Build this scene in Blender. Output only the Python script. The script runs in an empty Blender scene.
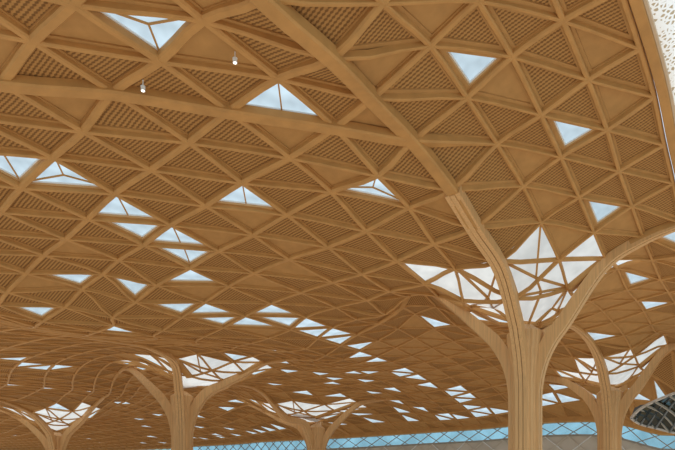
import bpy, bmesh, math, random
import numpy as np
from mathutils import Vector
random.seed(7)
C = bpy.context.scene.collection
EYE = 1.6                    # camera height above the floor
F, HZ, CX = 590.0, 520.0, 337.5   # focal length in pixels, horizon row, centre column (surveyed from the photo)

# ------------------------------------------------------------------ survey of the roof lattice
def at(x, y, h):             # plan point (X, Y) of something seen at pixel x, y that stands h above the eye
    Z = F * h / (HZ - y)
    return np.array([(x - CX) / F * Z, Z])
HC = 12.0
cA, cB, cD, cC, cE = at(525, 331, HC), at(182, 395, HC), at(609.5, 391, HC), at(316.5, 427, HC), at(56.5, 435, HC)
U, V = cD - cA, cB - cA
UN, VN = U / np.linalg.norm(U), V / np.linalg.norm(V)
S8 = [(-3, -11.11), (-2, -9.92), (-1, -8.74), (0, -7.56), (1, -6.41), (2, -5.29), (3, -4.18), (4, -3.1), (5, -2.05), (6, -1.03), (7, 0), (8, .98)]
S8 = dict(S8)
T15 = dict([(-4, -3.91), (-3, -3.07), (-2, -2.18), (-1, -1.16), (0, -0.1), (1, 0.88), (2, 1.95), (3, 3.09), (4, 4.23), (5, 5.37), (6, 6.48), (7, 7.53), (8, 8.52), (9, 9.44), (10, 10.29), (11, 11.13), (12, 12.03), (13, 12.98), (14, 13.98), (15, 15.0)])
def Sf(i):
    if i < -3: return (S8[-3] + (i + 3) * 1.19) / 8
    return S8[i] / 8 if i in S8 else (i - 7) / 8
def Tf(j):
    if j < -4: return (T15[-4] + (j + 4) * .8) / 15
    return T15[j] / 15 if j in T15 else j / 15
I0, I1, J0, J1 = -7, 19, -4, 70
NODES = {}
def put(i, j0, pts):
    for k, p in enumerate(pts):
        if p: NODES[(i, j0 + k)] = p
put(-2, 2, [(73, 6), (33, 43), (2, 85)])
put(-1, 0, [(264, 0), (203, 22), (160, 63), (113, 94), (83, 133), (53, 159), (21, 189)])
put(0, 0, [(333, 60), (278, 80), (229, 113), (189, 144), (151, 171), (115, 195), (88, 220), (66, 240), (44, 256), (26, 274), (7, 293)])
put(1, -2, [(478, 2), (430, 47), (372, 100), (335, 129), (290, 159), (242, 184), (206, 207), (171, 226), (144, 246), (119, 261), (103, 275), (82, 290), (65, 308), (43, 322)])
put(2, -3, [(563, 22), (512, 58), (467, 99), (413, 142), (378, 177), (331, 193), (287, 216), (253, 236), (219, 252), (190, 269), (157, 286), (135.5, 303), (113, 318)])
put(3, -4, [(640, 50), (588, 81), (541, 116), (497, 145), (452, 191), (409, 209), (366, 232), (328, 248), (289, 260), (254, 274), (229, 287), (205, 303), (182, 318), (163, 331)])
put(4, -4, [(654, 98), (607, 131), (561, 158), (523, 187), (475, 229), (434, 245), (397, 262), (362, 275), (333, 283)])
put(5, -4, [(664, 146), (619, 172), (579, 198), (541, 223), (500, 263), (455, 270), (425, 285), (390, 292), (367, 301), (336, 308)])
put(6, -4, [(673, 184), (632, 207), (594, 233), (559, 261), (514, 300), (463, 302), None, None, (385, 315), (357, 320)])
put(7, -3, [(643, 238), (606, 260), (568, 290)])
NODES[(7, 1)] = (471, 309); NODES[(7, 2)] = (440, 294); NODES[(7, 3)] = (414, 285)
put(13, -2, [(656, 333), (631, 349)]); put(12, -2, [(651, 325), (624, 336)]); put(11, -2, [(644, 312)])
def base_plan(i, j):
    return cA + Sf(i) * U + Tf(j) * V
COLS = {(7, 0): cA, (7, 15): cB, (15, 0): cD, (15, 15): cC, (7, 30): cE}
# plan displacement of surveyed nodes (along X only), spread smoothly to the rest
dk, dv = [], []
for k, (x, y) in NODES.items():
    X, Z = base_plan(*k)
    dk.append(k); dv.append(((x - CX) / F * Z - X, 0.0))
for k, p in COLS.items():
    b = base_plan(*k); dk.append(k); dv.append(tuple(p - b))
dk = np.array(dk, float); dv = np.array(dv, float)
def plan(i, j):
    b = base_plan(i, j)
    d = np.hypot(dk[:, 0] - i, dk[:, 1] - j)
    if d.min() < 1e-6: return b + dv[int(d.argmin())]
    w = np.exp(-(d / 1.5) ** 2) + 0.02 / (1 + (d / 3) ** 4)
    p = b + (w[:, None] * dv).sum(0) / (w.sum() + .03)
    near_s = min(math.hypot(i - a_, j - b_) for a_, b_ in NODES); fade = max(0, min(1, (near_s - .5) / 3.5))
    for k, ang in {(7, 15): 38, (15, 15): 28, (7, 30): 38}.items():      # the lattice fans round these columns
        dd = math.hypot(k[0] - i, (k[1] - j) * .8); th = math.radians(ang * math.exp(-(dd / 6.0) ** 2) * fade)
        o = p - COLS[k]
        p = COLS[k] + np.array([o[0] * math.cos(th) - o[1] * math.sin(th), o[0] * math.sin(th) + o[1] * math.cos(th)])
    return p
# heights above the eye: surveyed nodes + known rim + funnels round the columns, thin-plate in between
hk, hv, hw = [], [], []
def ph(i, j, h, w=1.0): hk.append((i, j)); hv.append(h); hw.append(w)
for k, (x, y) in NODES.items():
    ph(k[0], k[1], (HZ - y) * plan(*k)[1] / F, 0.002)
RIM = [(-200, 459), (0, 455), (168, 447.7), (195, 445.5), (240, 443), (260, 441), (360, 436), (420, 432), (480, 428), (540, 422), (580, 420), (605, 420.5), (621, 423), (640, 428), (675, 437), (740, 452)]
RX, RY = [r[0] for r in RIM], [r[1] for r in RIM]
for j in range(-4, 71):
    p = plan(19, j); x = CX + F * p[0] / p[1]
    ph(19, j, (HZ - np.interp(x, RX, RY)) * p[1] / F, .02)
fun = {(0, 0): 12.3, (1, 0): 13.0, (2, 0): 13.9, (1, 1): 13.5, (0, 1): 13.2, (0, 2): 14.0, (2, 1): 14.3, (1, 2): 14.3, (0, 3): 14.9, (0, 4): 15.1}
for (ci, cj) in COLS:
    for (a, b), h in fun.items():
        for sa in ((-1, 1) if a else (1,)):
            for sb in ((-1, 1) if b else (1,)):
                if cj == 0 and b > 2: continue
                k = (ci + sa * a, cj + sb * b)
                if k in NODES: continue
                hh = h
                if sb < 0 and cj == 0: hh += .7 * b
                if ci == 15: hh -= .15 * max(0, sa * a)
                ph(k[0], k[1], hh, .05)
for (i, j, h) in [(11, 4, 15.2), (11, 8, 15.4), (11, 12, 15), (11, 18, 15), (11, 23, 15.2), (11, 28, 15), (3, 14, 13.6), (3, 18, 13.6), (3, 23, 13.4), (3, 29, 13.8), (0, 14, 13.0), (0, 20, 13.0),
                  (-3, 8, 14.8), (-3, 12, 13.8), (-4, 2, 17.0), (-4, 5, 16.2), (-2, 0, 16.6), (-4, -2, 18), (-1, -3, 18.4), (1, -4, 18.7), (7, 8, 14.2), (7, 22, 14.2), (15, 8, 14.0), (15, 22, 14.2), (15, 36, 14),
                  (11, 36, 15), (7, 38, 14.2), (8, -4, 15.4), (11, -4, 15.6), (13, -4, 14.6), (15, -4, 13.4), (17, -2, 11.8), (17, -4, 11.0), (9, -2, 15.1)]:
    ph(i, j, h, .3)
hk = np.array(hk, float); hv = np.array(hv, float); hw = np.array(hw)
def tps(r):
    with np.errstate(divide='ignore', invalid='ignore'):
        return np.where(r > 1e-9, r * r * np.log(np.maximum(r, 1e-9)), 0)
n = len(hk)
K = tps(np.hypot(hk[:, None, 0] - hk[None, :, 0], hk[:, None, 1] - hk[None, :, 1])) + np.diag(hw)
Pm = np.hstack([np.ones((n, 1)), hk])
sol = np.linalg.solve(np.block([[K, Pm], [Pm.T, np.zeros((3, 3))]]), np.concatenate([hv, np.zeros(3)]))
def height(i, j):
    if (i, j) in NODES: return (HZ - NODES[(i, j)][1]) * plan(i, j)[1] / F
    r = tps(np.hypot(hk[:, 0] - i, hk[:, 1] - j))
    return float(np.clip(r @ sol[:n] + sol[n] + sol[n + 1] * i + sol[n + 2] * j, 9.0, 19.5))
G = {}
for i in range(I0, I1 + 1):
    for j in range(J0, J1 + 1):
        p = plan(i, j); G[(i, j)] = Vector((p[0], p[1], height(i, j) + EYE))
# ----- (i,j) -> world by bilinear lookup (used for bars inside cells)
def gpt(i, j):
    a, b = math.floor(i), math.floor(j); u, v = i - a, j - b
    return (G[(a, b)] * (1 - u) * (1 - v) + G[(a + 1, b)] * u * (1 - v) + G[(a, b + 1)] * (1 - u) * v + G[(a + 1, b + 1)] * u * v) if (u > 1e-6 or v > 1e-6) else G[(a, b)].copy()
def pix(p):
    return (CX + F * p.x / p.y, HZ - F * (p.z - EYE) / p.y)
def seen(pts, m=70):
    ok = [p for p in pts if p.y > 4]
    if not ok: return False
    xs = [pix(p) for p in ok]
    return max(x for x, y in xs) > -m and min(x for x, y in xs) < 675 + m and max(y for x, y in xs) > -m and min(y for x, y in xs) < 450 + m
DEPTH = .18
def dep(n_): return max(.08, min(.18, .18 - (G[n_].y - 28) * .006))   # beams hang this far below the panels
UP = Vector((0, 0, 1))
def gd(n_): return G[n_] + UP * dep(n_)
def coldist(i, j): return min(math.hypot(i - a, j - b) for a, b in COLS)

# ------------------------------------------------------------------ materials
def mat(name, col, rough=.6, spec=.3, streak=None, bump=0, var=.12, scale=3.0):
    m = bpy.data.materials.new(name); m.use_nodes = True
    nt = m.node_tree; b = nt.nodes['Principled BSDF']
    b.inputs['Roughness'].default_value = rough; b.inputs['Specular IOR Level'].default_value = spec
    tc = nt.nodes.new('ShaderNodeTexCoord'); mp = nt.nodes.new('ShaderNodeMapping'); nz = nt.nodes.new('ShaderNodeTexNoise')
    nt.links.new(tc.outputs['Object'], mp.inputs['Vector']); nt.links.new(mp.outputs[0], nz.inputs['Vector'])
    if streak: mp.inputs['Scale'].default_value = streak
    nz.inputs['Scale'].default_value = scale; nz.inputs['Detail'].default_value = 4
    r = nt.nodes.new('ShaderNodeValToRGB')
    r.color_ramp.elements[0].position = .3; r.color_ramp.elements[1].position = .7
    r.color_ramp.elements[0].color = tuple(c * (1 - var) for c in col) + (1,)
    r.color_ramp.elements[1].color = tuple(min(1, c * (1 + var)) for c in col) + (1,)
    nt.links.new(nz.outputs['Fac'], r.inputs['Fac']); nt.links.new(r.outputs[0], b.inputs['Base Color'])
    if bump:
        bp = nt.nodes.new('ShaderNodeBump'); bp.inputs['Strength'].default_value = bump; bp.inputs['Distance'].default_value = .02
        nt.links.new(nz.outputs['Fac'], bp.inputs['Height']); nt.links.new(bp.outputs[0], b.inputs['Normal'])
    return m
def mth(nt, op, a, b=None, c=None):
    nd = nt.nodes.new('ShaderNodeMath'); nd.operation = op
    for k, v in enumerate((a, b, c)):
        if v is None: continue
        if isinstance(v, (int, float)): nd.inputs[k].default_value = v
        else: nt.links.new(v, nd.inputs[k])
    return nd.outputs[0]
BROWN = (.50, .262, .092)
M_beam = mat('beam_wood', (.52, .268, .086), .55, .25, var=.10, scale=1.5)
M_plain = mat('plain_panel', (.47, .245, .082), .7, .2, var=.08, scale=2.0)
M_col = mat('column_wood', (.66, .385, .165), .5, .3, streak=(6, 6, .25), var=.13, scale=2.0)
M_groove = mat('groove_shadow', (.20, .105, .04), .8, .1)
M_reveal = mat('reveal_wood', (.62, .38, .18), .6, .2, var=.06)
def woven():
    m = bpy.data.materials.new('woven_panel'); m.use_nodes = True; nt = m.node_tree; b = nt.nodes['Principled BSDF']
    b.inputs['Roughness'].default_value = .75; b.inputs['Specular IOR Level'].default_value = .15
    uv = nt.nodes.new('ShaderNodeUVMap'); uv.uv_map = 'weave'
    nz = nt.nodes.new('ShaderNodeTexNoise'); nz.inputs['Scale'].default_value = 5; nz.inputs['Detail'].default_value = 2
    nt.links.new(uv.outputs[0], nz.inputs['Vector'])
    sp = nt.nodes.new('ShaderNodeSeparateXYZ'); nt.links.new(uv.outputs[0], sp.inputs[0])
    wob = mth(nt, 'MULTIPLY', mth(nt, 'SUBTRACT', nz.outputs['Fac'], .5), 2.2)
    uu = mth(nt, 'ADD', mth(nt, 'MULTIPLY', sp.outputs[0], 19 * 2 * math.pi), wob)
    rows = mth(nt, 'SINE', uu)
    vv = mth(nt, 'ADD', mth(nt, 'MULTIPLY', sp.outputs[1], 16 * 2 * math.pi), mth(nt, 'MULTIPLY', uu, .5))
    dots = mth(nt, 'SINE', vv)
    s = mth(nt, 'ADD', mth(nt, 'MULTIPLY', rows, .5), mth(nt, 'MULTIPLY', dots, .26))
    rp = nt.nodes.new('ShaderNodeValToRGB')
    rp.color_ramp.elements[0].position = .38; rp.color_ramp.elements[0].color = (.48, .245, .080, 1)
    rp.color_ramp.elements[1].position = .78; rp.color_ramp.elements[1].color = (.225, .108, .035, 1)
    f = mth(nt, 'ADD', s, .5); nt.links.new(f, rp.inputs['Fac'])
    nt.links.new(rp.outputs[0], b.inputs['Base Color'])
    bp = nt.nodes.new('ShaderNodeBump'); bp.invert = True; bp.inputs['Strength'].default_value = .5; bp.inputs['Distance'].default_value = .04
    nt.links.new(f, bp.inputs['Height']); nt.links.new(bp.outputs[0], b.inputs['Normal'])
    return m
M_weave = woven()
def frosted(name, col, tint=.35):
    m = bpy.data.materials.new(name); m.use_nodes = True; nt = m.node_tree; nt.nodes.clear()
    o = nt.nodes.new('ShaderNodeOutputMaterial'); t = nt.nodes.new('ShaderNodeBsdfTranslucent'); d = nt.nodes.new('ShaderNodeBsdfGlossy'); mx = nt.nodes.new('ShaderNodeMixShader')
    tc = nt.nodes.new('ShaderNodeTexCoord'); nz = nt.nodes.new('ShaderNodeTexNoise'); nz.inputs['Scale'].default_value = .9
    nt.links.new(tc.outputs['Object'], nz.inputs['Vector'])
    r = nt.nodes.new('ShaderNodeValToRGB'); r.color_ramp.elements[0].position = .35; r.color_ramp.elements[1].position = .65
    r.color_ramp.elements[0].color = tuple(c * (1 - tint) for c in col) + (1,); r.color_ramp.elements[1].color = tuple(col) + (1,)
    nt.links.new(nz.outputs['Fac'], r.inputs['Fac']); nt.links.new(r.outputs[0], t.inputs['Color'])
    d.inputs['Roughness'].default_value = .3; mx.inputs['Fac'].default_value = .04
    nt.links.new(t.outputs[0], mx.inputs[1]); nt.links.new(d.outputs[0], mx.inputs[2]); nt.links.new(mx.outputs[0], o.inputs['Surface'])
    return m
M_sky = frosted('frosted_skylight_glass', (.70, .79, .82), .28)
M_crown = frosted('frosted_crown_glass', (.88, .82, .74), .18)
M_white = mat('white_painted_metal', (.80, .80, .78), .5, .3, var=.03)
M_steel = mat('dark_steel', (.10, .11, .11), .4, .5, var=.1)
M_grey = mat('grey_steel', (.33, .30, .25), .45, .5, var=.1)
M_floor = mat('pale_stone_floor', (.50, .44, .37), .4, .4, var=.06, scale=.6)
M_facadewall = mat('beige_grey_cladding', (.62, .56, .47), .6, .3, var=.12, scale=.25)

# ------------------------------------------------------------------ mesh helpers
def tag(o, label=None, cat=None, group=None, kind=None):
    if label: o['label'] = label
    if cat: o['category'] = cat
    if group: o['group'] = group
    if kind: o['kind'] = kind
    return o
def empty(name, loc=(0, 0, 0), **kw):
    o = bpy.data.objects.new(name, None); C.objects.link(o); o.location = loc; o.empty_display_size = .3
    return tag(o, **kw)
def obj(name, verts, faces, m, parent=None, smooth=False, uvs=None, fmats=None):
    """one mesh object; world-space verts, made local to the parent's location"""
    off = parent_loc(parent)
    me = bpy.data.meshes.new(name)
    me.from_pydata([tuple(Vector(v) - off) for v in verts], [], faces)
    for mm in (m if isinstance(m, (list, tuple)) else [m]): me.materials.append(mm)
    if fmats: me.polygons.foreach_set('material_index', fmats)
    if uvs:
        L = me.uv_layers.new(name='weave')
        for poly in me.polygons:
            for li in poly.loop_indices: L.data[li].uv = uvs[me.loops[li].vertex_index]
    if smooth: me.polygons.foreach_set('use_smooth', [True] * len(me.polygons))
    me.update()
    o = bpy.data.objects.new(name, me); C.objects.link(o)
    if parent: o.parent = parent
    return o
def parent_loc(p):
    v = Vector((0, 0, 0))
    while p is not None: v += Vector(p.location); p = p.parent
    return v
class MB:
    def __init__(s): s.v = []; s.f = []; s.uv = []; s.m = []
    def add(s, vs, fs, uv=None, mi=0):
        b = len(s.v); s.v += list(vs); s.f += [tuple(b + k for k in f) for f in fs]; s.m += [mi] * len(fs)
        s.uv += uv if uv else [(0, 0)] * len(vs)
    def build(s, name, m, parent=None, smooth=False, uv=False):
        return obj(name, s.v, s.f, m, parent, smooth, s.uv if uv else None, s.m)
def catmull(pts, n):
    out = []
    for k in range(len(pts) - 1):
        a, b, c, d = pts[max(k - 1, 0)], pts[k], pts[k + 1], pts[min(k + 2, len(pts) - 1)]
        for q in range(n):
            t = q / n
            out.append(.5 * ((2 * b) + (c - a) * t + (2 * a - 5 * b + 4 * c - d) * t * t + (3 * b - a - 3 * c + d) * t ** 3))
    out.append(pts[-1].copy()); return out
def sweep(mb, pts, secs, up=UP, cap=True, mi=0):
    """secs[k] = list of (side, vertical) offsets in the frame across the path"""
    rings = []
    for k, p in enumerate(pts):
        t = (pts[min(k + 1, len(pts) - 1)] - pts[max(k - 1, 0)]).normalized()
        s = t.cross(up)
        s = s.normalized() if s.length > 1e-4 else Vector((1, 0, 0))
        w = s.cross(t).normalized()
        rings.append([p + s * a + w * b for a, b in secs[k]])
    m = len(secs[0]); vs = [v for r in rings for v in r]; fs = []
    for k in range(len(pts) - 1):
        for q in range(m):
            a = k * m + q; b = k * m + (q + 1) % m
            fs.append((a, b, b + m, a + m))
    if cap: fs += [tuple(range(m))[::-1], tuple(range((len(pts) - 1) * m, len(pts) * m))]
    mb.add(vs, fs, mi=mi)
def beamsec(w, d, top=.06):
    c = min(w * .22, .07)          # chamfered underside
    return [(-w / 2, top), (-w / 2, -d + c), (-w / 2 + c, -d), (w / 2 - c, -d), (w / 2, -d + c), (w / 2, top)]
def bar(mb, a, b, w, d, mi=0):
    sweep(mb, [a, b], [[(-w / 2, -d / 2), (w / 2, -d / 2), (w / 2, d / 2), (-w / 2, d / 2)]] * 2, mi=mi)

# ------------------------------------------------------------------ which triangles are what
def tri(i, j, k):           # k 0: (i,j)(i+1,j)(i,j+1); k 1: (i+1,j)(i+1,j+1)(i,j+1)
    return [(i, j), (i + 1, j), (i, j + 1)] if k == 0 else [(i + 1, j), (i + 1, j + 1), (i, j + 1)]
TRIS = [(i, j, k) for i in range(I0, I1) for j in range(J0, J1) for k in (0, 1)]
TRIS = [t for t in TRIS if all(G[n_].y > 5 for n_ in tri(*t)) and seen([G[n_] for n_ in tri(*t)])]
def crown_of(t):
    c = [sum(q) / 3 for q in zip(*tri(*t))]
    if t in ((4, 1, 1), (5, 1, 0)): return (7, 0)
    for (a, b) in COLS:
        di, dj = c[0] - a, c[1] - b
        if abs(di) < 1.5 and abs(dj) < 1.05: return (a, b)
        if a == 7 and b == 0 and 0 < di < 1 and -2.4 < dj < 0: return (a, b)
        if di < -1 and abs(di) < 2.05 and abs(dj) < .8: return (a, b)
        if di > 1 and abs(di) < 1.9 and abs(dj) < .8: return (a, b)
        if abs(di) < .9 and (-2.8 < dj < 4.2 if b > 0 else abs(dj) < 1.8): return (a, b)
        if b > 0 and di < 0 and abs(di) < 2.05 and abs(dj) < 1.4: return (a, b)
    return None
CROWN = {t: crown_of(t) for t in TRIS}
SKY = {}
for t in [(-2, 1, 1), (0, 1, 0), (1, -2, 1), (3, -3, 1), (5, -3, 1), (-1, 5, 0), (-2, 5, 1), (-3, 3, 0), (1, 3, 0), (2, 1, 0), (0, 5, 0), (0, 5, 1), (1, 5, 0), (1, 5, 1), (2, 6, 0), (0, 8, 1), (1, 7, 1), (2, 7, 1), (0, 10, 1), (3, 7, 0), (3, 7, 1)]:
    SKY[t] = None
far = '''638,276 654,304 597,331 661,240 112,324 262,305 280,311 287,318 259,320 305,324 204,346 274,347 237,359 284,363 291,370 313,371 276,384
332,334 333,339 353,347 365,353 378,360 409,368 408,373 420,378 428,382 354,373 370,372 337,379 339,383 371,382 394,388 434,324 457,385
454,390 460,397 467,399 476,407 375,393 398,401 396,409 418,408 444,421 468,418 452,415 372,425 363,417 404,426 299,391 336,396
268,428 265,432 285,435 263,439 340,432 126,403 142,419 160,414 147,424 145,441 149,437 159,443 203,416 230,410 236,400 197,428 227,428 196,436 218,433 216,437 201,441 238,433
44,386 82,390 116,403 56,406 41,410 12,436 10,440 89,438 101,442 7,381 9,358 27,360 41,365 55,365
561,385 547,396 565,406 575,409 547,413 554,417 483,407 499,413 480,414 582,400 573,408 581,416 660,396 639,407 631,396'''.split()
cent = {t: pix(sum((G[n_] + UP * DEPTH for n_ in tri(*t)), Vector()) / 3) for t in TRIS}
for s in far:
    x, y = map(float, s.split(','))
    best = None
    for t in TRIS:
        if CROWN[t] or t in SKY or t[1] < J0 or max(n_[0] for n_ in tri(*t)) > 18: continue
        d = math.hypot(cent[t][0] - x, 2.0 * (cent[t][1] - y))
        if best is None or d < best[0]: best = (d, t)
    if best and best[0] < 25: SKY[best[1]] = (x, y)
for t in list(SKY):
    if t not in CROWN or CROWN[t]: SKY.pop(t)
PLAIN = {(-2, 2, 0), (2, -2, 0), (3, -4, 1), (0, -2, 1), (0, -1, 1), (-2, 0, 1), (-2, 0, 0), (5, -2, 1), (3, -2, 1), (6, -3, 0)}
def isplain(t): return t in PLAIN or (t[0] > 7 and random.random() < .6) or random.random() < .10

# ------------------------------------------------------------------ ceiling: panels and beams
ceiling = empty('ceiling', (0, 0, 0), kind='structure')
def inset(P, d):
    """inset a triangle by distance d (in its plane); falls back to a scale when small"""
    a, b, c = P; la, lb, lc = (b - c).length, (c - a).length, (a - b).length
    s = (la + lb + lc) / 2; area = max(1e-6, math.sqrt(max(0, s * (s - la) * (s - lb) * (s - lc)))); r = area / s
    inc = (a * la + b * lb + c * lc) / (la + lb + lc); k = max(.25, 1 - d / r)
    return [inc + (p - inc) * k for p in P]
def panel_shape(t, mb):
    ns = tri(*t); P = [gd(n_) for n_ in ns]
    far = min(1, max(.5, 1.35 - P[0].y / 45)); Q = inset(P, .25 * far); Qi = [q + UP * .06 * far for q in Q]
    uvP = [tuple(map(float, n_)) for n_ in ns]
    # barycentric uv for the inset points
    cu = [sum(u[k] for u in uvP) / 3 for k in (0, 1)]
    kf = (Q[0] - Q[1]).length / max(1e-6, (P[0] - P[1]).length)
    uvQ = [tuple(cu[k] + (u[k] - cu[k]) * kf for k in (0, 1)) for u in uvP]
    mb.add(P + Q, [(0, 1, 4, 3), (1, 2, 5, 4), (2, 0, 3, 5)], uvP + uvQ, 0)
    mb.add(Q + Qi, [(0, 1, 4, 3), (1, 2, 5, 4), (2, 0, 3, 5)], uvQ + uvQ, 0)
    mb.add(Qi, [(0, 1, 2)], uvQ, 0 if isplain(t) else 1)
def area2(t):
    p = [pix(G[n_]) for n_ in tri(*t)]
    return abs((p[1][0] - p[0][0]) * (p[2][1] - p[0][1]) - (p[2][0] - p[0][0]) * (p[1][1] - p[0][1]))
pan = sorted([t for t in TRIS if not CROWN[t] and t not in SKY], key=area2, reverse=True)
vis = [t for t in pan if seen([G[n_] for n_ in tri(*t)], 0)]
first = vis[:95]; rest = [t for t in pan if t not in set(first)]
for t in first:
    mb = MB(); panel_shape(t, mb); mb.build('coffer_panel', [M_plain, M_weave], ceiling, uv=True)
mb = MB()
for t in rest: panel_shape(t, mb)
tag(mb.build('coffer_panel', [M_plain, M_weave], ceiling, uv=True), kind='stuff')
NS = set(n_ for t in TRIS for n_ in tri(*t))
def width(n_, kind):
    i, j = n_; d = coldist(i, j)
    on_rib = (kind == 'P' and j in (0, 15, 30)) or (kind == 'S' and i in (7, 15))
    if d < 2.3 and not on_rib: return .13, dep(n_) + .03
    far = min(1, max(.42, 1.35 - G[n_].y / 45))
    z = {'P': .31, 'S': .42, 'H': .21}[kind] * far * (.78 if j < 0 else 1)
    dd = dep(n_) + .02
    if kind == 'H' and i + j == 2 and i <= 2: z, dd = .56, dd + .10
    if on_rib:
        q = 1.0 if (j == 0 and i < 7) else max(0, min(1, (6.5 - d) / 3.5))
        return z + (.60 - z) * q, dd + .16 * q
    return z, dd
def line_runs(nodes):
    run = []
    for n_ in nodes:
        if n_ in NS: run.append(n_)
        else:
            if len(run) > 1: yield run
            run = []
    if len(run) > 1: yield run
def beam_line(nodes, kind, name):
    for run in line_runs(nodes):
        # cut at columns (the column's own ribs take over there)
        segs, cur = [], []
        for n_ in run:
            if n_ in COLS:
                if len(cur) > 1: segs.append(cur)
                cur = []
            else: cur.append(n_)
        if len(cur) > 1: segs.append(cur)
        for sgm in segs:
            pts = [gd(n_) for n_ in sgm]; n_sub = 3
            fine = catmull(pts, n_sub); secs = []
            for k in range(len(fine)):
                a = sgm[min(k // n_sub, len(sgm) - 1)]; b = sgm[min(k // n_sub + 1, len(sgm) - 1)]; u = (k % n_sub) / n_sub
                wa, wb = width(a, kind), width(b, kind)
                secs.append(beamsec(wa[0] * (1 - u) + wb[0] * u, wa[1] * (1 - u) + wb[1] * u))
            mb = MB(); sweep(mb, fine, secs); mb.build(name, M_beam, ceiling)
for j in range(J0, J1 + 1): beam_line([(i, j) for i in range(I0, I1 + 1)], 'P', 'long_beam')
for i in range(I0, I1 + 1): beam_line([(i, j) for j in range(J0, J1 + 1)], 'S', 'cross_beam')
for s in range(I0 + J0, I1 + J1 + 1): beam_line([(i, s - i) for i in range(I0, I1 + 1)], 'H', 'diagonal_beam')

# ------------------------------------------------------------------ skylights
LM = {'tall right-hand column': (525, 331), 'left column': (182, 395), 'middle distant column': (316, 427), 'far right column': (609, 391), 'far left column': (57, 435)}
OWN = {(-2, 1, 1): 'large triangular skylight with Y-shaped bars in the top left of the ceiling',
       (0, 1, 0): 'bright triangular skylight beneath a node, upper middle, split by a central bar',
       (1, -2, 1): 'small triangular skylight pointing down, near the top right of the ceiling',
       (3, -3, 1): 'small pale blue triangular skylight closest to the right roof edge',
       (5, -3, 1): 'small triangular skylight directly above the right rib of the tall column',
       (-1, 5, 0): 'wide triangular skylight near the left edge, point up with crossed bars',
       (-2, 5, 1): 'skylight cut by the left picture edge, beside the wide point-up skylight',
       (-3, 3, 0): 'sliver of skylight at the left picture edge, topmost on that side',
       (1, 3, 0): 'flat triangular skylight just left of the ceiling centre with one slanting bar',
       (2, 1, 0): 'large triangular skylight at the ceiling centre with crossing bars, left of the bold rib',
       (0, 5, 0): 'point-up triangular skylight, upper half of the leftmost stacked pair',
       (0, 5, 1): 'point-down triangular skylight, lower half of the leftmost stacked pair',
       (1, 5, 0): 'point-up triangular skylight, upper half of the second stacked pair',
       (1, 5, 1): 'point-down triangular skylight, lower half of the second stacked pair',
       (2, 6, 0): 'warm-toned point-up triangular skylight under the second stacked pair',
       (2, 7, 1): 'warm-toned point-down triangular skylight just above the left column'}
ORD = ['nearest', 'second nearest', 'third nearest', 'fourth nearest', 'fifth nearest', 'sixth nearest', 'seventh nearest', 'eighth nearest', 'ninth nearest', 'tenth nearest'] + ['%dth nearest' % k for k in range(11, 60)]
BARS = {(-2, 1, 1): 'Y', (-1, 5, 0): 'Y', (2, 1, 0): 'Y', (0, 1, 0): 'I', (1, 3, 0): 'I', (-2, 5, 1): 'I', (1, 5, 0): 'I', (1, 5, 1): 'I', (0, 5, 0): 'I'}
SKYLAB = {}; groups = {}
for t in SKY:
    if t in OWN: SKYLAB[t] = OWN[t]; continue
    x, y = cent[t]
    nm, (lx, ly) = min(LM.items(), key=lambda q: math.hypot(x - q[1][0], 1.5 * (y - q[1][1])))
    side = ('above' if y < ly - 6 else 'below' if y > ly + 6 else 'level') ; hs = 'left' if x < lx else 'right'
    groups.setdefault((nm, side, hs), []).append((math.hypot(x - lx, y - ly), t))
for (nm, side, hs), L in groups.items():
    for q, (d, t) in enumerate(sorted(L)):
        rel = {'above': 'above and %s of' % hs, 'below': 'below and %s of' % hs, 'level': 'directly %s of' % hs}[side]
        SKYLAB[t] = 'small skylight, %s %s the %s fork' % (ORD[q], rel, nm)
for t in sorted(SKY, key=lambda q: -area2(q)):
    P = [gd(n_) for n_ in tri(*t)]
    big = area2(t) > 500
    ins = (.11 if BARS.get(t) == 'Y' else .17 if t in BARS else .25) if big else .17
    A_ = inset(P, ins); lift = .14 if big else .03
    B_ = [q + UP * lift for q in inset(P, ins + .02)]
    c = sum(P, Vector()) / 3
    r = empty('skylight', c, label=SKYLAB[t], cat='skylight', group='triangular skylights in the timber ceiling')
    m = MB(); m.add(P + A_, [(0, 1, 4, 3), (1, 2, 5, 4), (2, 0, 3, 5)]); m.build('surround', M_plain, r)
    m = MB(); m.add(A_ + B_, [(0, 1, 4, 3), (1, 2, 5, 4), (2, 0, 3, 5)]); m.build('reveal', M_reveal, r)
    m = MB(); m.add(B_, [(0, 1, 2)]); m.build('pane', M_sky, r)
    if big:
        cb = sum(B_, Vector()) / 3 - UP * .04
        m = MB()
        for q in range(3): bar(m, B_[q] - UP * .03, B_[(q + 1) % 3] - UP * .03, .07, .06)
        m.build('frame', M_white, r)
        kind = BARS.get(t, '')
        ends = [(cb, B_[q] - UP * .04) for q in range(3)] if kind == 'Y' else [(B_[0 if t[2] == 0 else 1] - UP * .04, (B_[1 if t[2] == 0 else 0] + B_[2]) / 2 - UP * .04)] if kind == 'I' else []
        for e1, e2 in ends:
            m = MB(); bar(m, e1, e2, .055, .06); m.build('glazing_bar', M_beam, r)

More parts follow.
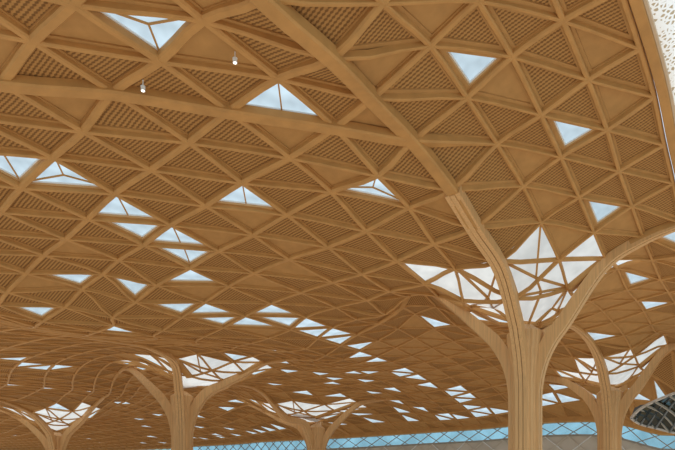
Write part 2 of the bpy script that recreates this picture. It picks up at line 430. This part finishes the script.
# ------------------------------------------------------------------ glazed crowns round the columns
CN = {(7, 0): 'tall right-hand column', (7, 15): 'left column', (15, 15): 'middle distant column', (15, 0): 'far right column', (7, 30): 'far left column'}
for ck, nm in CN.items():
    ts = [t for t in TRIS if CROWN[t] == ck]
    root = empty('crown_skylight', G[ck], label='white glazed crown of thin-barred triangles around the %s fork' % nm, cat='skylight', group='glazed crowns above the columns')
    for t in ts:
        P = [G[n_] + UP * .30 for n_ in tri(*t)]
        m = MB(); m.add(P, [(0, 1, 2)]); m.build('crown_pane', M_crown, root)
        e = [G[n_] + UP * (DEPTH) for n_ in tri(*t)]
    a, b = ck
    for sa in (-1, 1):
        for sb in (-1, 1):
            M_ = gpt(a + sa * 1, b + sb * .5) + UP * .18; Q_ = gpt(a + sa * .5, b + sb * .5) + UP * .18
            for e1, e2 in [(M_, gpt(a + sa * 2, b + sb) + UP * .18), (M_, gpt(a, b + sb) + UP * .18), (M_, gpt(a + sa * 2, b) + UP * .18), (M_, Q_), (Q_, gpt(a, b + sb) + UP * .18),
                           (Q_, gpt(a + sa, b) + UP * .18), (Q_, Vector((COLS[ck][0], COLS[ck][1], HC + EYE - .1)))]:
                if COLS[ck][1] > 50 and (e1 is Q_ or e2 is Q_): continue
                m = MB(); bar(m, e1, e2, .10, .14); m.build('glazing_bar', M_beam, root)
    # ring of plain soffit that closes the crown against the trunk is the column's own head (below)

# ------------------------------------------------------------------ tree columns
PROF = [(.98, 0.0), (.98, 4.0), (.98, 7.4), (1.02, 8.3), (1.18, 9.2), (1.48, 10.1), (1.98, 11.0), (2.7, 11.9)]
COLLAB = {(7, 0): 'tallest and nearest timber tree column, right of centre, four ribs curving into the ceiling',
          (7, 15): 'timber tree column at the left with ribs spreading under a white glazed crown',
          (15, 15): 'smaller distant timber tree column in the middle, its fork near the picture bottom',
          (15, 0): 'timber tree column at the far right, behind the tallest one',
          (7, 30): 'timber tree column at the far left corner, only its fork and ribs in view'}
for ck, pc in COLS.items():
    a, b = ck
    base = Vector((pc[0], pc[1], 0)); root = empty('tree_column', base, label=COLLAB[ck], cat='column', group='timber tree columns')
    dz = 0
    # core: fluted shaft swelling at the head
    mb = MB(); NSEG = 64; prof = [(.86, 0), (.86, 8.6), (.90, 9.6), (1.0, 10.6), (1.12, 11.3), (1.12, 11.8), (.45, 12.3)]
    rings = []
    for r_, h in prof:
        for q in range(NSEG):
            th = 2 * math.pi * q / NSEG
            rr = r_ * (1 - .05 * (q % 4 == 0))
            rings.append(base + Vector((rr * math.cos(th), rr * math.sin(th), max(0, h + EYE + dz) if h else 0)))
    fs = []; fm = []
    for k in range(len(prof) - 1):
        for q in range(NSEG):
            q2 = (q + 1) % NSEG
            fs.append((k * NSEG + q, k * NSEG + q2, (k + 1) * NSEG + q2, (k + 1) * NSEG + q)); fm.append(1 if q % 4 in (3,) and False else 0)
    fs.append(tuple(range((len(prof) - 1) * NSEG, len(prof) * NSEG)))
    mb.add(rings, fs); mb.build('trunk', M_col, root)
    for (di, dj) in ((-1, 0), (1, 0), (0, -1), (0, 1)):
        # run of roof nodes the rib rises to
        far_n = [gpt(a + di * q, b + dj * q) if I0 < a + di * q < I1 and J0 <= b + dj * q < J1 else None for q in range(0, 6 if dj else 5)]
        far_n = [p for p in far_n if p is not None]
        if len(far_n) < 3: continue
        dirv = (far_n[2] - base); dirv.z = 0; dirv.normalize()
        pts = [base + dirv * r_ + UP * (h + EYE if h else 0) for r_, h in PROF]
        stop = 2.7
        for p in far_n[1:]:
            dd = (p - base); dd.z = 0; L = dd.length
            if L > stop + 1.2:
                blend = min(1, max(0, (L - 3.0) / 5.0))
                q = Vector((p.x, p.y, p.z - .20 - .55 * (1 - blend)))
                prev = pts[-1]
                if q.z < prev.z + .1: q.z = prev.z + .1
                pts.append(q); stop = L
        fine = catmull(pts, 6)
        # lower face runs along `fine`; body above/inside by depth d
        mbr = MB(); strips = 3; W = .74; gap = .035; sw = (W - gap * (strips - 1)) / strips
        nrm = []
        for k in range(len(fine)):
            t_ = (fine[min(k + 1, len(fine) - 1)] - fine[max(k - 1, 0)]).normalized()
            sd = dirv.cross(UP).normalized()
            nn = sd.cross(t_).normalized()
            if nn.dot(-dirv + UP) < 0: nn = -nn
            nrm.append((sd, nn))
        def depth_at(k):
            rr = fine[k] - base; rr.z = 0
            return .80 if rr.length < 2.2 else max(.5, .80 - .1 * (rr.length - 2.2))
        def taper(k):
            rr = fine[k] - base; rr.z = 0
            return 1.0 if (ck == (7, 0) and di == -1) else max(.5, min(1, 1.25 - rr.length * .07))
        for sp in range(strips):
            x0 = -W / 2 + sp * (sw + gap); x1 = x0 + sw
            vs = []; pr = .035 if sp == 1 else 0
            for k, p in enumerate(fine):
                sd, nn = nrm[k]; d = depth_at(k); sd = sd * taper(k)
                vs += [p + sd * x0 - nn * pr, p + sd * x1 - nn * pr, p + sd * x1 + nn * d, p + sd * x0 + nn * d]
            fs = []
            for k in range(len(fine) - 1):
                for q in range(4):
                    A1 = k * 4 + q; B1 = k * 4 + (q + 1) % 4; fs.append((A1, B1, B1 + 4, A1 + 4))
            fs += [(0, 3, 2, 1), tuple(len(vs) - 4 + q for q in range(4))]
            mbr.add(vs, fs, mi=0)
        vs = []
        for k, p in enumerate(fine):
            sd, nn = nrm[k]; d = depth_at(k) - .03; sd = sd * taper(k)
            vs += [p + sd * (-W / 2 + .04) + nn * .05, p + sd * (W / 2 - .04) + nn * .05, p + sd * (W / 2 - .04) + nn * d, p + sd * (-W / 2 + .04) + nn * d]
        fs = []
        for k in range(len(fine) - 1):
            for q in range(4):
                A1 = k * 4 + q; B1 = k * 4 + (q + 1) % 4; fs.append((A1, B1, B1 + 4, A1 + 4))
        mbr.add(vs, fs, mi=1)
        mbr.build('rib', [M_col, M_groove], root)

# ------------------------------------------------------------------ right roof edge: fascia and perforated screen
edge = [G[(i, -4)] for i in range(I0, 20) if G[(i, -4)].y > 6]
outv = Vector((-VN[0], -VN[1], 0))
fine = catmull([p + outv * .36 + UP * .12 for p in edge], 3)
mb = MB(); sweep(mb, fine, [[(-.2, .4), (-.2, -.17), (-.16, -.2), (.16, -.2), (.2, -.17), (.2, .4)]] * len(fine))
tag(mb.build('trim_1', M_beam), kind='structure')
mb = MB(); sweep(mb, [p + outv * .26 + UP * .05 for p in fine], [[(-.05, .4), (-.05, -.2), (.05, -.2), (.05, .4)]] * len(fine))
tag(mb.build('trim_2', mat('pale_edge', (.62, .46, .30), .5, .3, var=.05)), kind='structure')
def jali():
    m = bpy.data.materials.new('perforated_white_screen'); m.use_nodes = True; nt = m.node_tree; nt.nodes.clear()
    o = nt.nodes.new('ShaderNodeOutputMaterial'); tr = nt.nodes.new('ShaderNodeBsdfTranslucent'); df = nt.nodes.new('ShaderNodeBsdfDiffuse'); mx = nt.nodes.new('ShaderNodeMixShader')
    tc = nt.nodes.new('ShaderNodeTexCoord'); vo = nt.nodes.new('ShaderNodeTexVoronoi'); vo.feature = 'DISTANCE_TO_EDGE'; vo.inputs['Scale'].default_value = 5.5
    nt.links.new(tc.outputs['Object'], vo.inputs['Vector'])
    r = nt.nodes.new('ShaderNodeValToRGB'); r.color_ramp.elements[0].position = .16; r.color_ramp.elements[0].color = (.95, .93, .88, 1); r.color_ramp.elements[1].position = .26; r.color_ramp.elements[1].color = (.50, .38, .24, 1)
    nt.links.new(vo.outputs['Distance'], r.inputs['Fac'])
    nt.links.new(r.outputs[0], tr.inputs['Color']); nt.links.new(r.outputs[0], df.inputs['Color'])
    mx.inputs['Fac'].default_value = .25; nt.links.new(tr.outputs[0], mx.inputs[1]); nt.links.new(df.outputs[0], mx.inputs[2]); nt.links.new(mx.outputs[0], o.inputs['Surface'])
    return m
near = [p for p in fine if p.y < 36]
mb = MB(); vs = []
for p in near: vs += [p + outv * .32, p + outv * 5.5 + UP * .8]
mb.add(vs, [(2 * k, 2 * k + 1, 2 * k + 3, 2 * k + 2) for k in range(len(near) - 1)])
tag(mb.build('perforated_screen', jali()), label='white perforated lattice screen beyond the roof edge at the top right', cat='screen')

# ------------------------------------------------------------------ far facade
rimp = [G[(19, j)] for j in range(-4, 71)]
rimf = catmull(rimp, 2)
bk = Vector((UN[0], UN[1], 0))
mb = MB(); sweep(mb, [p + UP * .1 for p in rimf], [[(-.5, .5), (-.5, -.2), (-.4, -.3), (.4, -.3), (.5, -.2), (.5, .5)]] * len(rimf))
tag(mb.build('trim_3', M_beam), kind='structure')
win = empty('window_1', rimp[10] * 1.0, kind='structure')
def clear(name, col, k=.75):
    m = bpy.data.materials.new(name); m.use_nodes = True; nt = m.node_tree; nt.nodes.clear()
    o = nt.nodes.new('ShaderNodeOutputMaterial'); t = nt.nodes.new('ShaderNodeBsdfTransparent'); g = nt.nodes.new('ShaderNodeBsdfGlossy'); mx = nt.nodes.new('ShaderNodeMixShader')
    tc = nt.nodes.new('ShaderNodeTexCoord'); nz = nt.nodes.new('ShaderNodeTexNoise'); nz.inputs['Scale'].default_value = .35; nz.inputs['Detail'].default_value = 3
    nt.links.new(tc.outputs['Object'], nz.inputs['Vector'])
    r = nt.nodes.new('ShaderNodeValToRGB'); r.color_ramp.elements[0].position = .4; r.color_ramp.elements[1].position = .62
    r.color_ramp.elements[0].color = tuple(c * k for c in col) + (1,); r.color_ramp.elements[1].color = tuple(col) + (1,)
    nt.links.new(nz.outputs['Fac'], r.inputs['Fac']); nt.links.new(r.outputs[0], t.inputs['Color'])
    g.inputs['Roughness'].default_value = .1; g.inputs['Color'].default_value = (.6, .7, .75, 1); mx.inputs['Fac'].default_value = .06
    nt.links.new(t.outputs[0], mx.inputs[1]); nt.links.new(g.outputs[0], mx.inputs[2]); nt.links.new(mx.outputs[0], o.inputs['Surface'])
    return m
M_blue = clear('blue_facade_glass', (.55, .77, .86), .72)
top = [p - UP * .15 for p in rimf]
drop = 1.55
mb = MB(); vs = []
for p in top: vs += [p, p - UP * drop]
mb.add(vs, [(2 * k, 2 * k + 1, 2 * k + 3, 2 * k + 2) for k in range(len(top) - 1)]); mb.build('pane', M_blue, win)
mb = MB()
step = 2
for k in range(0, len(top) - step, 1):
    a_, b_ = top[k], top[k + step]
    if k % 2 == 0: bar(mb, a_, b_ - UP * drop, .09, .09)
    else: bar(mb, a_ - UP * drop, top[k + step], .09, .09)
mb.build('diagonal_mullion', M_grey, win)
mb = MB(); sweep(mb, [p - UP * drop for p in top], [[(-.08, -.1), (.08, -.1), (.08, .1), (-.08, .1)]] * len(top)); mb.build('transom', M_grey, win)
mb = MB(); vs = []
for p in top: vs += [p - UP * (drop + .05) + bk * .1, Vector((p.x, p.y, 0)) + bk * .1]
mb.add(vs, [(2 * k, 2 * k + 1, 2 * k + 3, 2 * k + 2) for k in range(len(top) - 1)])
wall = tag(mb.build('wall_far', M_facadewall), kind='structure')
win2 = empty('trim_4', rimp[6], kind='structure')
for k in range(0, len(top) - 4, 2):
    mb = MB()
    q0 = top[k] - UP * (drop + .1); q1 = top[k + 4] - UP * (drop + 4.2); q2 = top[k] - UP * (drop + 4.2); q3 = top[k + 4] - UP * (drop + .1)
    bar(mb, q0 - bk * .05, q1 - bk * .05, .10, .10); bar(mb, q2 - bk * .05, q3 - bk * .05, .10, .10)
    mb.build('lattice_bar', M_facadewall if k % 6 else M_white, win2)

# ------------------------------------------------------------------ glazed oculus at the lower right
def ray(x, y, Y): return Vector(((x - CX) / F * Y, Y, EYE + (HZ - y) / F * Y))
ring = [ray(x, y, Y) for x, y, Y in [(631, 418, 49), (640, 409, 48), (655, 401, 46.5), (675, 393, 45), (700, 385, 43), (730, 384, 42), (750, 400, 43), (735, 425, 46), (700, 436, 48), (675, 433, 49), (655, 428, 49.5), (640, 424, 49.5)]]
ringf = catmull(ring + ring[:1], 4)
oc = empty('window_2', sum(ring, Vector()) / len(ring), kind='structure')
M_dark = clear('dark_tinted_glass', (.16, .24, .26), .45)
cen = sum(ring, Vector()) / len(ring)
mb = MB(); vs = [cen + UP * 0.6] + ringf
mb.add(vs, [(0, k, k + 1) for k in range(1, len(ringf))]); mb.build('pane', M_dark, oc)
mb = MB(); sweep(mb, ringf, [[(-.09, -.08), (.09, -.08), (.09, .08), (-.09, .08)]] * len(ringf)); mb.build('rim', mat('pale_grey_rim', (.55, .50, .44), .4, .4), oc)
m_ = len(ringf)
for q in range(1, 11):
    for fl in (0, 1):
        i1 = int(q / 11 * (m_ / 2)); i2 = (m_ - 1 - int((q + (3 if fl else -3)) / 11 * (m_ / 2))) % m_
        A1, B1 = ringf[i1], ringf[i2]; mid = (A1 + B1) / 2 + UP * .5
        pth = catmull([A1 - UP * .05, mid - UP * .12, B1 - UP * .05], 4)
        mb = MB(); sweep(mb, pth, [[(-.07, -.07), (.07, -.07), (.07, .07), (-.07, .07)]] * len(pth)); mb.build('glazing_bar', M_grey if fl else M_steel, oc)

# ------------------------------------------------------------------ small spotlight under a beam, and a sun glint shaped like one
def spot(x, y, ns, lab):
    Y = .985 * sum(G[n_].y * w_ for n_, w_ in ns); q = ray(x, y, Y)
    r = empty('spotlight', q, label=lab, cat='light', group='small spotlights under the beams')
    m = MB(); vs = []; NQ = 12
    for z, rr in ((.0, .07), (.16, .09)):
        vs += [q + Vector((rr * math.cos(k * 2 * math.pi / NQ), rr * math.sin(k * 2 * math.pi / NQ), z)) for k in range(NQ)]
    m.add(vs, [(k, (k + 1) % NQ, NQ + (k + 1) % NQ, NQ + k) for k in range(NQ)] + [tuple(range(NQ, 2 * NQ))]); m.build('housing', M_white, r)
    m = MB(); m.add([v + UP * .01 for v in vs[:NQ]], [tuple(range(NQ))])
    em = bpy.data.materials.new('lamp_lens'); em.use_nodes = True; em.node_tree.nodes['Principled BSDF'].inputs['Emission Color'].default_value = (1, .95, .85, 1); em.node_tree.nodes['Principled BSDF'].inputs['Emission Strength'].default_value = 2
    m.build('lens', em, r)
    m = MB(); bar(m, q + UP * .15, q + UP * .4, .03, .03); m.build('stem', M_white, r)
spot(143, 91, [((-1, 2), .55), ((-1, 3), .25), ((0, 2), .2)], 'small white spotlight hanging under a beam below the large top left skylight')
spot(235, 63, [((0, 1), .5), ((-1, 1), .25), ((-1, 2), .25)], 'sun glint built as a small spotlight in the upper middle, left of a ceiling node')  # stands in for a glint of sunlight, no lamp hangs here

# ------------------------------------------------------------------ floor, light, camera
mb = MB(); mb.add([(-140, -60, 0), (140, -60, 0), (140, 150, 0), (-140, 150, 0)], [(0, 1, 2, 3)])
tag(mb.build('floor', M_floor), kind='structure')
w = bpy.data.worlds.new('sky'); bpy.context.scene.world = w; w.use_nodes = True; nt = w.node_tree
bg = nt.nodes['Background']; tc = nt.nodes.new('ShaderNodeTexCoord'); sp = nt.nodes.new('ShaderNodeSeparateXYZ'); r = nt.nodes.new('ShaderNodeValToRGB')
nt.links.new(tc.outputs['Generated'], sp.inputs[0]); nt.links.new(sp.outputs['Z'], r.inputs['Fac'])
r.color_ramp.elements[0].color = (.50, .80, .92, 1); r.color_ramp.elements[1].color = (.80, .90, 1, 1); r.color_ramp.elements[1].position = .5
nt.links.new(r.outputs[0], bg.inputs['Color']); bg.inputs['Strength'].default_value = 0.95
def area(loc, size, power, col, rot=(math.pi, 0, 0)):
    l = bpy.data.lights.new('ceiling_fill', 'AREA'); l.shape = 'RECTANGLE'; l.size, l.size_y = size; l.energy = power; l.color = col
    o = bpy.data.objects.new('ceiling_fill', l); C.objects.link(o); o.location = loc; o.rotation_euler = rot; return o
area((-25, 62, .3), (150, 130), 20500, (1.0, .91, .78))  # warm fill added below the view to light the ceiling, no real fixture
s = bpy.data.lights.new('sun', 'SUN'); s.energy = 1.2; s.angle = .05; so = bpy.data.objects.new('sun', s); C.objects.link(so); so.rotation_euler = (math.radians(25), math.radians(20), 0)
cam = bpy.data.cameras.new('camera'); co = bpy.data.objects.new('camera', cam); C.objects.link(co)
co.location = (0, 0, EYE); co.rotation_euler = (math.pi / 2, 0, 0)
cam.sensor_width = 36; cam.lens = 36 * F / 675; cam.shift_y = (HZ - 225) / 675; cam.clip_end = 500
bpy.context.scene.camera = co
bpy.context.scene.view_settings.view_transform = 'Standard'
